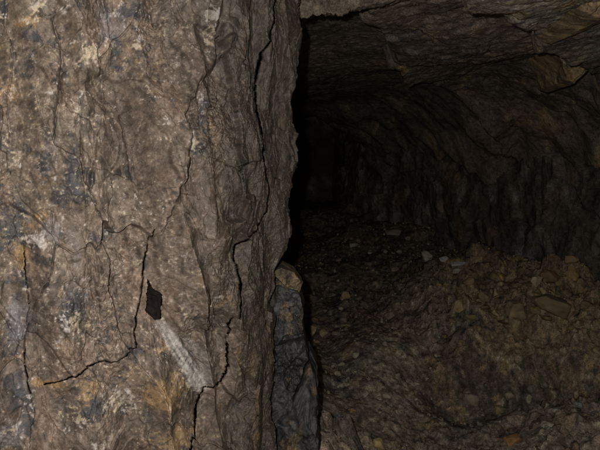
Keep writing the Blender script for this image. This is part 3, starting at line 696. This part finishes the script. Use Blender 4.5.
# small stones, alike
KIN = [('small tan angular stone in the rubble bank under the right wall', 'tan stones of the rubble bank', (.24, .18, .105)),
       ('small brown stone scattered over the open tunnel floor', 'brown stones on the tunnel floor', (.20, .16, .115)),
       ('small pale grey chip lying on the mound in mid floor', 'pale chips on the floor mound', (.30, .27, .20)),
       ('small dark grey stone among the debris at lower right', 'grey stones at lower right', (.19, .17, .14)),
       ('small pale flat stone far back on the passage floor', 'pale stones far back in the passage', (.36, .34, .28))]
PROTO = [[stone_mesh('small_stone', 1000 + 50 * g + i, np.array(c) * (0.8 + .1 * i), cuts=9 + i, n=18, m=26, col2=np.array(c) * (.55 if i % 2 else 1.25)) for i in range(5)] for g, (_, _, c) in enumerate(KIN)]
rnd = random.Random(5)
def scatter(g, n, gen, smin, smax):
    for i in range(n):
        x, y = gen(); s = smin * (smax / smin) ** (rnd.random() ** 1.7)
        o = link('small_stone', PROTO[g][rnd.randrange(5)])
        z = float(floor_z(np.array([x]), np.array([y]))[0])
        fl = rnd.uniform(.45, .9)
        o.location = (x, y, z + s * fl * .25); o.scale = (s * rnd.uniform(.8, 1.3), s * rnd.uniform(.7, 1.1), s * fl)
        o.rotation_euler = (rnd.gauss(0, .35), rnd.gauss(0, .35), rnd.uniform(0, 6.3)); tag(o, KIN[g][0], 'stone', KIN[g][1])
def from_px(x0, x1, y0, y1):
    def g():
        return tuple(float(v) for v in floor_hit(rnd.uniform(x0, x1), rnd.uniform(y0, y1)))
    return g
scatter(0, 60, from_px(440, 590, 250, 345), .016, .044)
scatter(1, 40, from_px(300, 480, 232, 330), .014, .045)
scatter(2, 40, from_px(330, 440, 320, 405), .010, .03)
scatter(3, 50, from_px(420, 598, 385, 448), .010, .032)
scatter(4, 16, from_px(350, 475, 227, 272), .018, .05)
scatter(1, 20, from_px(325, 440, 400, 449), .008, .026)
# gravel: nobody could count it
d0, r0, m0 = sphere_dirs(5, 6)
base_f = np.array([(i * m0 + j, (i + 1) * m0 + j, (i + 1) * m0 + (j + 1) % m0, i * m0 + (j + 1) % m0) for i in range(r0 - 1) for j in range(m0)])
rs = np.random.RandomState(8); NG = 4500
gx = rs.uniform(-.3, 2.3, NG); gy = 2.0 + 4.5 * rs.rand(NG) ** 1.6
keep = fbm(gx * 1.8, gy * 1.8, oct=3, seed=131) + .6 * rs.rand(NG) > .15
gx, gy = gx[keep], gy[keep]; NG = len(gx); gz = floor_z(gx, gy)
gs = .003 + .012 * rs.rand(NG) ** 3
dd = d0[:r0 * m0]
VV = dd[None] * rs.uniform(.55, 1.25, (NG, len(dd), 1)) * gs[:, None, None] * rs.uniform(.6, 1.3, (NG, 1, 3)) + np.stack([gx, gy, gz + gs * .3], -1)[:, None]
FFc = (base_f[None] + (np.arange(NG) * len(dd))[:, None, None]).reshape(-1, 4)
pal = np.array([(.2, .16, .11), (.26, .21, .14), (.15, .12, .095), (.33, .29, .21), (.12, .115, .11), (.28, .19, .09)])
gc = pal[rs.randint(0, 6, NG)] * rs.uniform(.7, 1.15, (NG, 1))
tag(link('gravel', mesh_np('gravel', VV.reshape(-1, 3), FFc, np.repeat(gc, len(dd), 0), M_FLOOR, smooth=False)), kind='stuff')

# ================================================================== BLUE-GREY BOULDER at the pillar's foot
def outcrop(name, pts_px, depth, thick, seed, parent, org, col, col2, label=None, rel=1.0):
    """an angular block: an outline in the rock's own plane, with real thickness"""
    P = np.array([at(x, y, depth) for x, y in pts_px]); c = P.mean(0)
    n, m = 130, 200
    th = np.linspace(0, 2 * math.pi, m, endpoint=False)
    ax = P[:, 0] - c[0]; az = P[:, 2] - c[2]
    rad = []
    for t in th:                                          # distance to the outline in each direction
        dx, dz = math.cos(t), math.sin(t); best = .02
        for i in range(len(P)):
            x1, z1, x2, z2 = ax[i], az[i], ax[(i + 1) % len(P)], az[(i + 1) % len(P)]
            den = dx * (z2 - z1) - dz * (x2 - x1)
            if abs(den) < 1e-9: continue
            r_ = (x1 * (z2 - z1) - z1 * (x2 - x1)) / den; u = (x1 * dz - z1 * dx) / den
            if r_ > 0 and -1e-6 <= u <= 1 + 1e-6: best = max(best, r_)
        rad.append(best)
    rad = np.array(rad)
    u = np.linspace(-1, 1, n); kp = np.clip((1 - np.abs(u)) * 1.6, 0, 1); yp = np.clip(u * 2.67, -1, 1)
    for _ in range(2):                                    # round the rims
        kp[1:-1] = (kp[:-2] + kp[1:-1] + kp[2:]) / 3; yp[1:-1] = (yp[:-2] + yp[1:-1] + yp[2:]) / 3
    k, TH = np.meshgrid(kp, th, indexing='ij'); yy = yp[:, None] + 0 * TH
    Xv = c[0] + rad[None] * k * np.cos(TH); Zv = c[2] + rad[None] * k * np.sin(TH); Yv = c[1] + thick * .5 + thick * .5 * yy
    f = fbm(Xv * 14, Zv * 10, Yv * 14, oct=4, seed=seed)
    X0, Z0 = Xv, Zv; Xv = Xv + .6 * (Yv - c[1]); Zv = Zv - .8 * (Yv - c[1])
    wx_ = Xv + .03 * fbm(Xv * 9, Zv * 9, oct=3, seed=seed + 2)
    a, b, cc_, ox, oy = worley(wx_ * 13 + Zv * 5, Zv * 8 - Xv * 3, seed + 1)
    h = .016 * f + .007 * fbm(Xv * 34 + Zv * 10, Zv * 30, oct=4, seed=seed + 7, gain=.65) + (.034 * (cc_ - .5) + .06 * (ox * (cc_ - .5) + oy * (.5 - cc_))) * sst(0, .1, b - a) + .005 * fbm(Xv * 60, Zv * 50, oct=4, seed=seed + 3, gain=.6)
    a2, b2, c22, ox2, oy2 = worley(wx_ * 34 - Zv * 9, Zv * 24 + Xv * 8, seed + 6)
    h = h + (.006 * (c22 - .5) + .012 * (ox2 * (c22 - .5) + oy2 * (.5 - c22))) * sst(0, .12, b2 - a2)
    kk_ = fbm(Xv * 20, Zv * 14, oct=5, seed=seed + 4, gain=.6); XN, ZN = Xv, Zv
    Yv = Yv - rel * h * (yy < .3); Xv = X0; Zv = Z0; Xv = Xv + .006 * f + .003 * fbm(Zv * 40, Xv * 40, oct=3, seed=seed + 8)
    Cc = mix(np.broadcast_to(np.array(col, F), Xv.shape + (3,)), np.array(col2, F), sst(-.1, .6, kk_)) * (1 + .6 * (cc_ - .5) + .5 * fbm(XN * 90, ZN * 80, oct=3, seed=seed + 9))[..., None]
    Cc = mix(Cc, np.array((.17, .12, .07), F), .6 * sst(.3, .8, fbm(XN * 26 + 4, ZN * 18, oct=5, seed=seed + 5, gain=.65)))
    V = np.stack([Xv, Yv, Zv], -1).reshape(-1, 3) - np.array(org)
    i = np.arange(n * m).reshape(n, m); j = np.roll(i, -1, 1)
    fc = np.stack([i[:-1], j[:-1], j[1:], i[1:]], -1).reshape(-1, 4)
    o = link(name, mesh_np(name, V, fc, Cc.reshape(-1, 3), M_BLUE if parent is not None else M_STONE), parent)
    if label: o['label'] = label
    return o
bo = empty('boulder', (-0.01, 1.85, 0.25)); tag(bo, 'dark blue grey cracked boulder standing against the foot of the pillar', 'boulder'); og = tuple(bo.location)
BL = (.017, .0175, .019); BL2 = (.034, .035, .037)
outcrop('upper_block', [(262, 290), (280, 286), (298, 292), (303, 310), (305, 350), (290, 356), (260, 360)], 1.68, .2, 711, bo, og, (.028, .024, .020), BL2)
outcrop('lower_block', [(255, 350), (285, 344), (304, 338), (308, 362), (301, 385), (290, 410), (255, 440)], 1.66, .22, 721, bo, og, BL, BL2)
outcrop('lower_block', [(255, 430), (292, 405), (302, 385), (309, 362), (317, 380), (318, 430), (316, 470), (300, 620), (250, 620)], 1.68, .26, 731, bo, og, BL, (.038, .040, .043))
st = outcrop('stone', [(268, 270), (282, 266), (294, 272), (303, 284), (299, 293), (284, 291), (270, 288)], 1.70, .11, 741, None, (0, 0, 0), (.11, .085, .052), (.06, .05, .037))
tag(st, 'yellowish angular stone wedged on top of the blue grey boulder', 'stone')
# ochre blocks in the roof at right
for pts, q, lab, sd in (([(554, 46), (568, 41), (598, 44), (595, 56), (588, 70), (577, 83), (567, 80), (564, 62)], (578, 76), 'striped ochre block set in the roof near the right wall', 761),
                        ([(574, -20), (580, 4), (590, 13), (604, 18), (625, 10), (620, -30)], (596, 10), 'brown ochre block in the roof at the upper right corner', 771)):
    dep = []
    for w_ in pts[-6:]:
        d = ray(*w_); t = np.linspace(0.8, 4, 800); k = np.argmax(EYE + d[2] * t > roof_z(d[0] * t, d[1] * t)); dep.append(float(d[1] * t[k]) if k else 4.0)
    dep = sorted(dep)[2] + .03
    o = outcrop('ochre_block', pts, dep, .35, sd, None, (0, 0, 0), (.19, .14, .078), (.11, .088, .058), rel=.4); tag(o, lab, 'rock block')

# ================================================================== LIGHT
# The photograph is lit by the camera's flash alone, a hand's breadth up and left of the lens; a trace of sky, added to fill the shadows, enters the cave left open behind.
fl = bpy.data.lights.new('camera_flash', 'POINT'); fl.energy = 78; fl.shadow_soft_size = 0.008; fl.color = (1.0, 0.965, 0.915)
fo = bpy.data.objects.new('camera_flash', fl); COL.objects.link(fo); fo.location = (-0.045, 0.0, EYE + 0.04)
wd = bpy.data.worlds.new('World'); sc.world = wd; wd.use_nodes = True
sk = wd.node_tree.nodes.new('ShaderNodeTexSky'); sk.sky_type = 'NISHITA'; sk.sun_disc = False; sk.sun_elevation = math.radians(8); sk.sun_rotation = math.radians(180)
bg = wd.node_tree.nodes['Background']; bg.inputs['Strength'].default_value = 0.008
wd.node_tree.links.new(sk.outputs[0], bg.inputs['Color'])
cam = bpy.data.cameras.new('Camera'); cam.lens = 36; cam.sensor_width = 36; cam.clip_start = 0.02; cam.clip_end = 200
co = bpy.data.objects.new('Camera', cam); COL.objects.link(co); co.location = (0, 0, EYE); co.rotation_euler = (math.pi / 2 + PITCH, 0, 0)
sc.camera = co
sc.view_settings.view_transform = 'Standard'; sc.view_settings.look = 'None'; sc.view_settings.exposure = 0; sc.view_settings.gamma = 1
sc.view_settings.use_curve_mapping = False
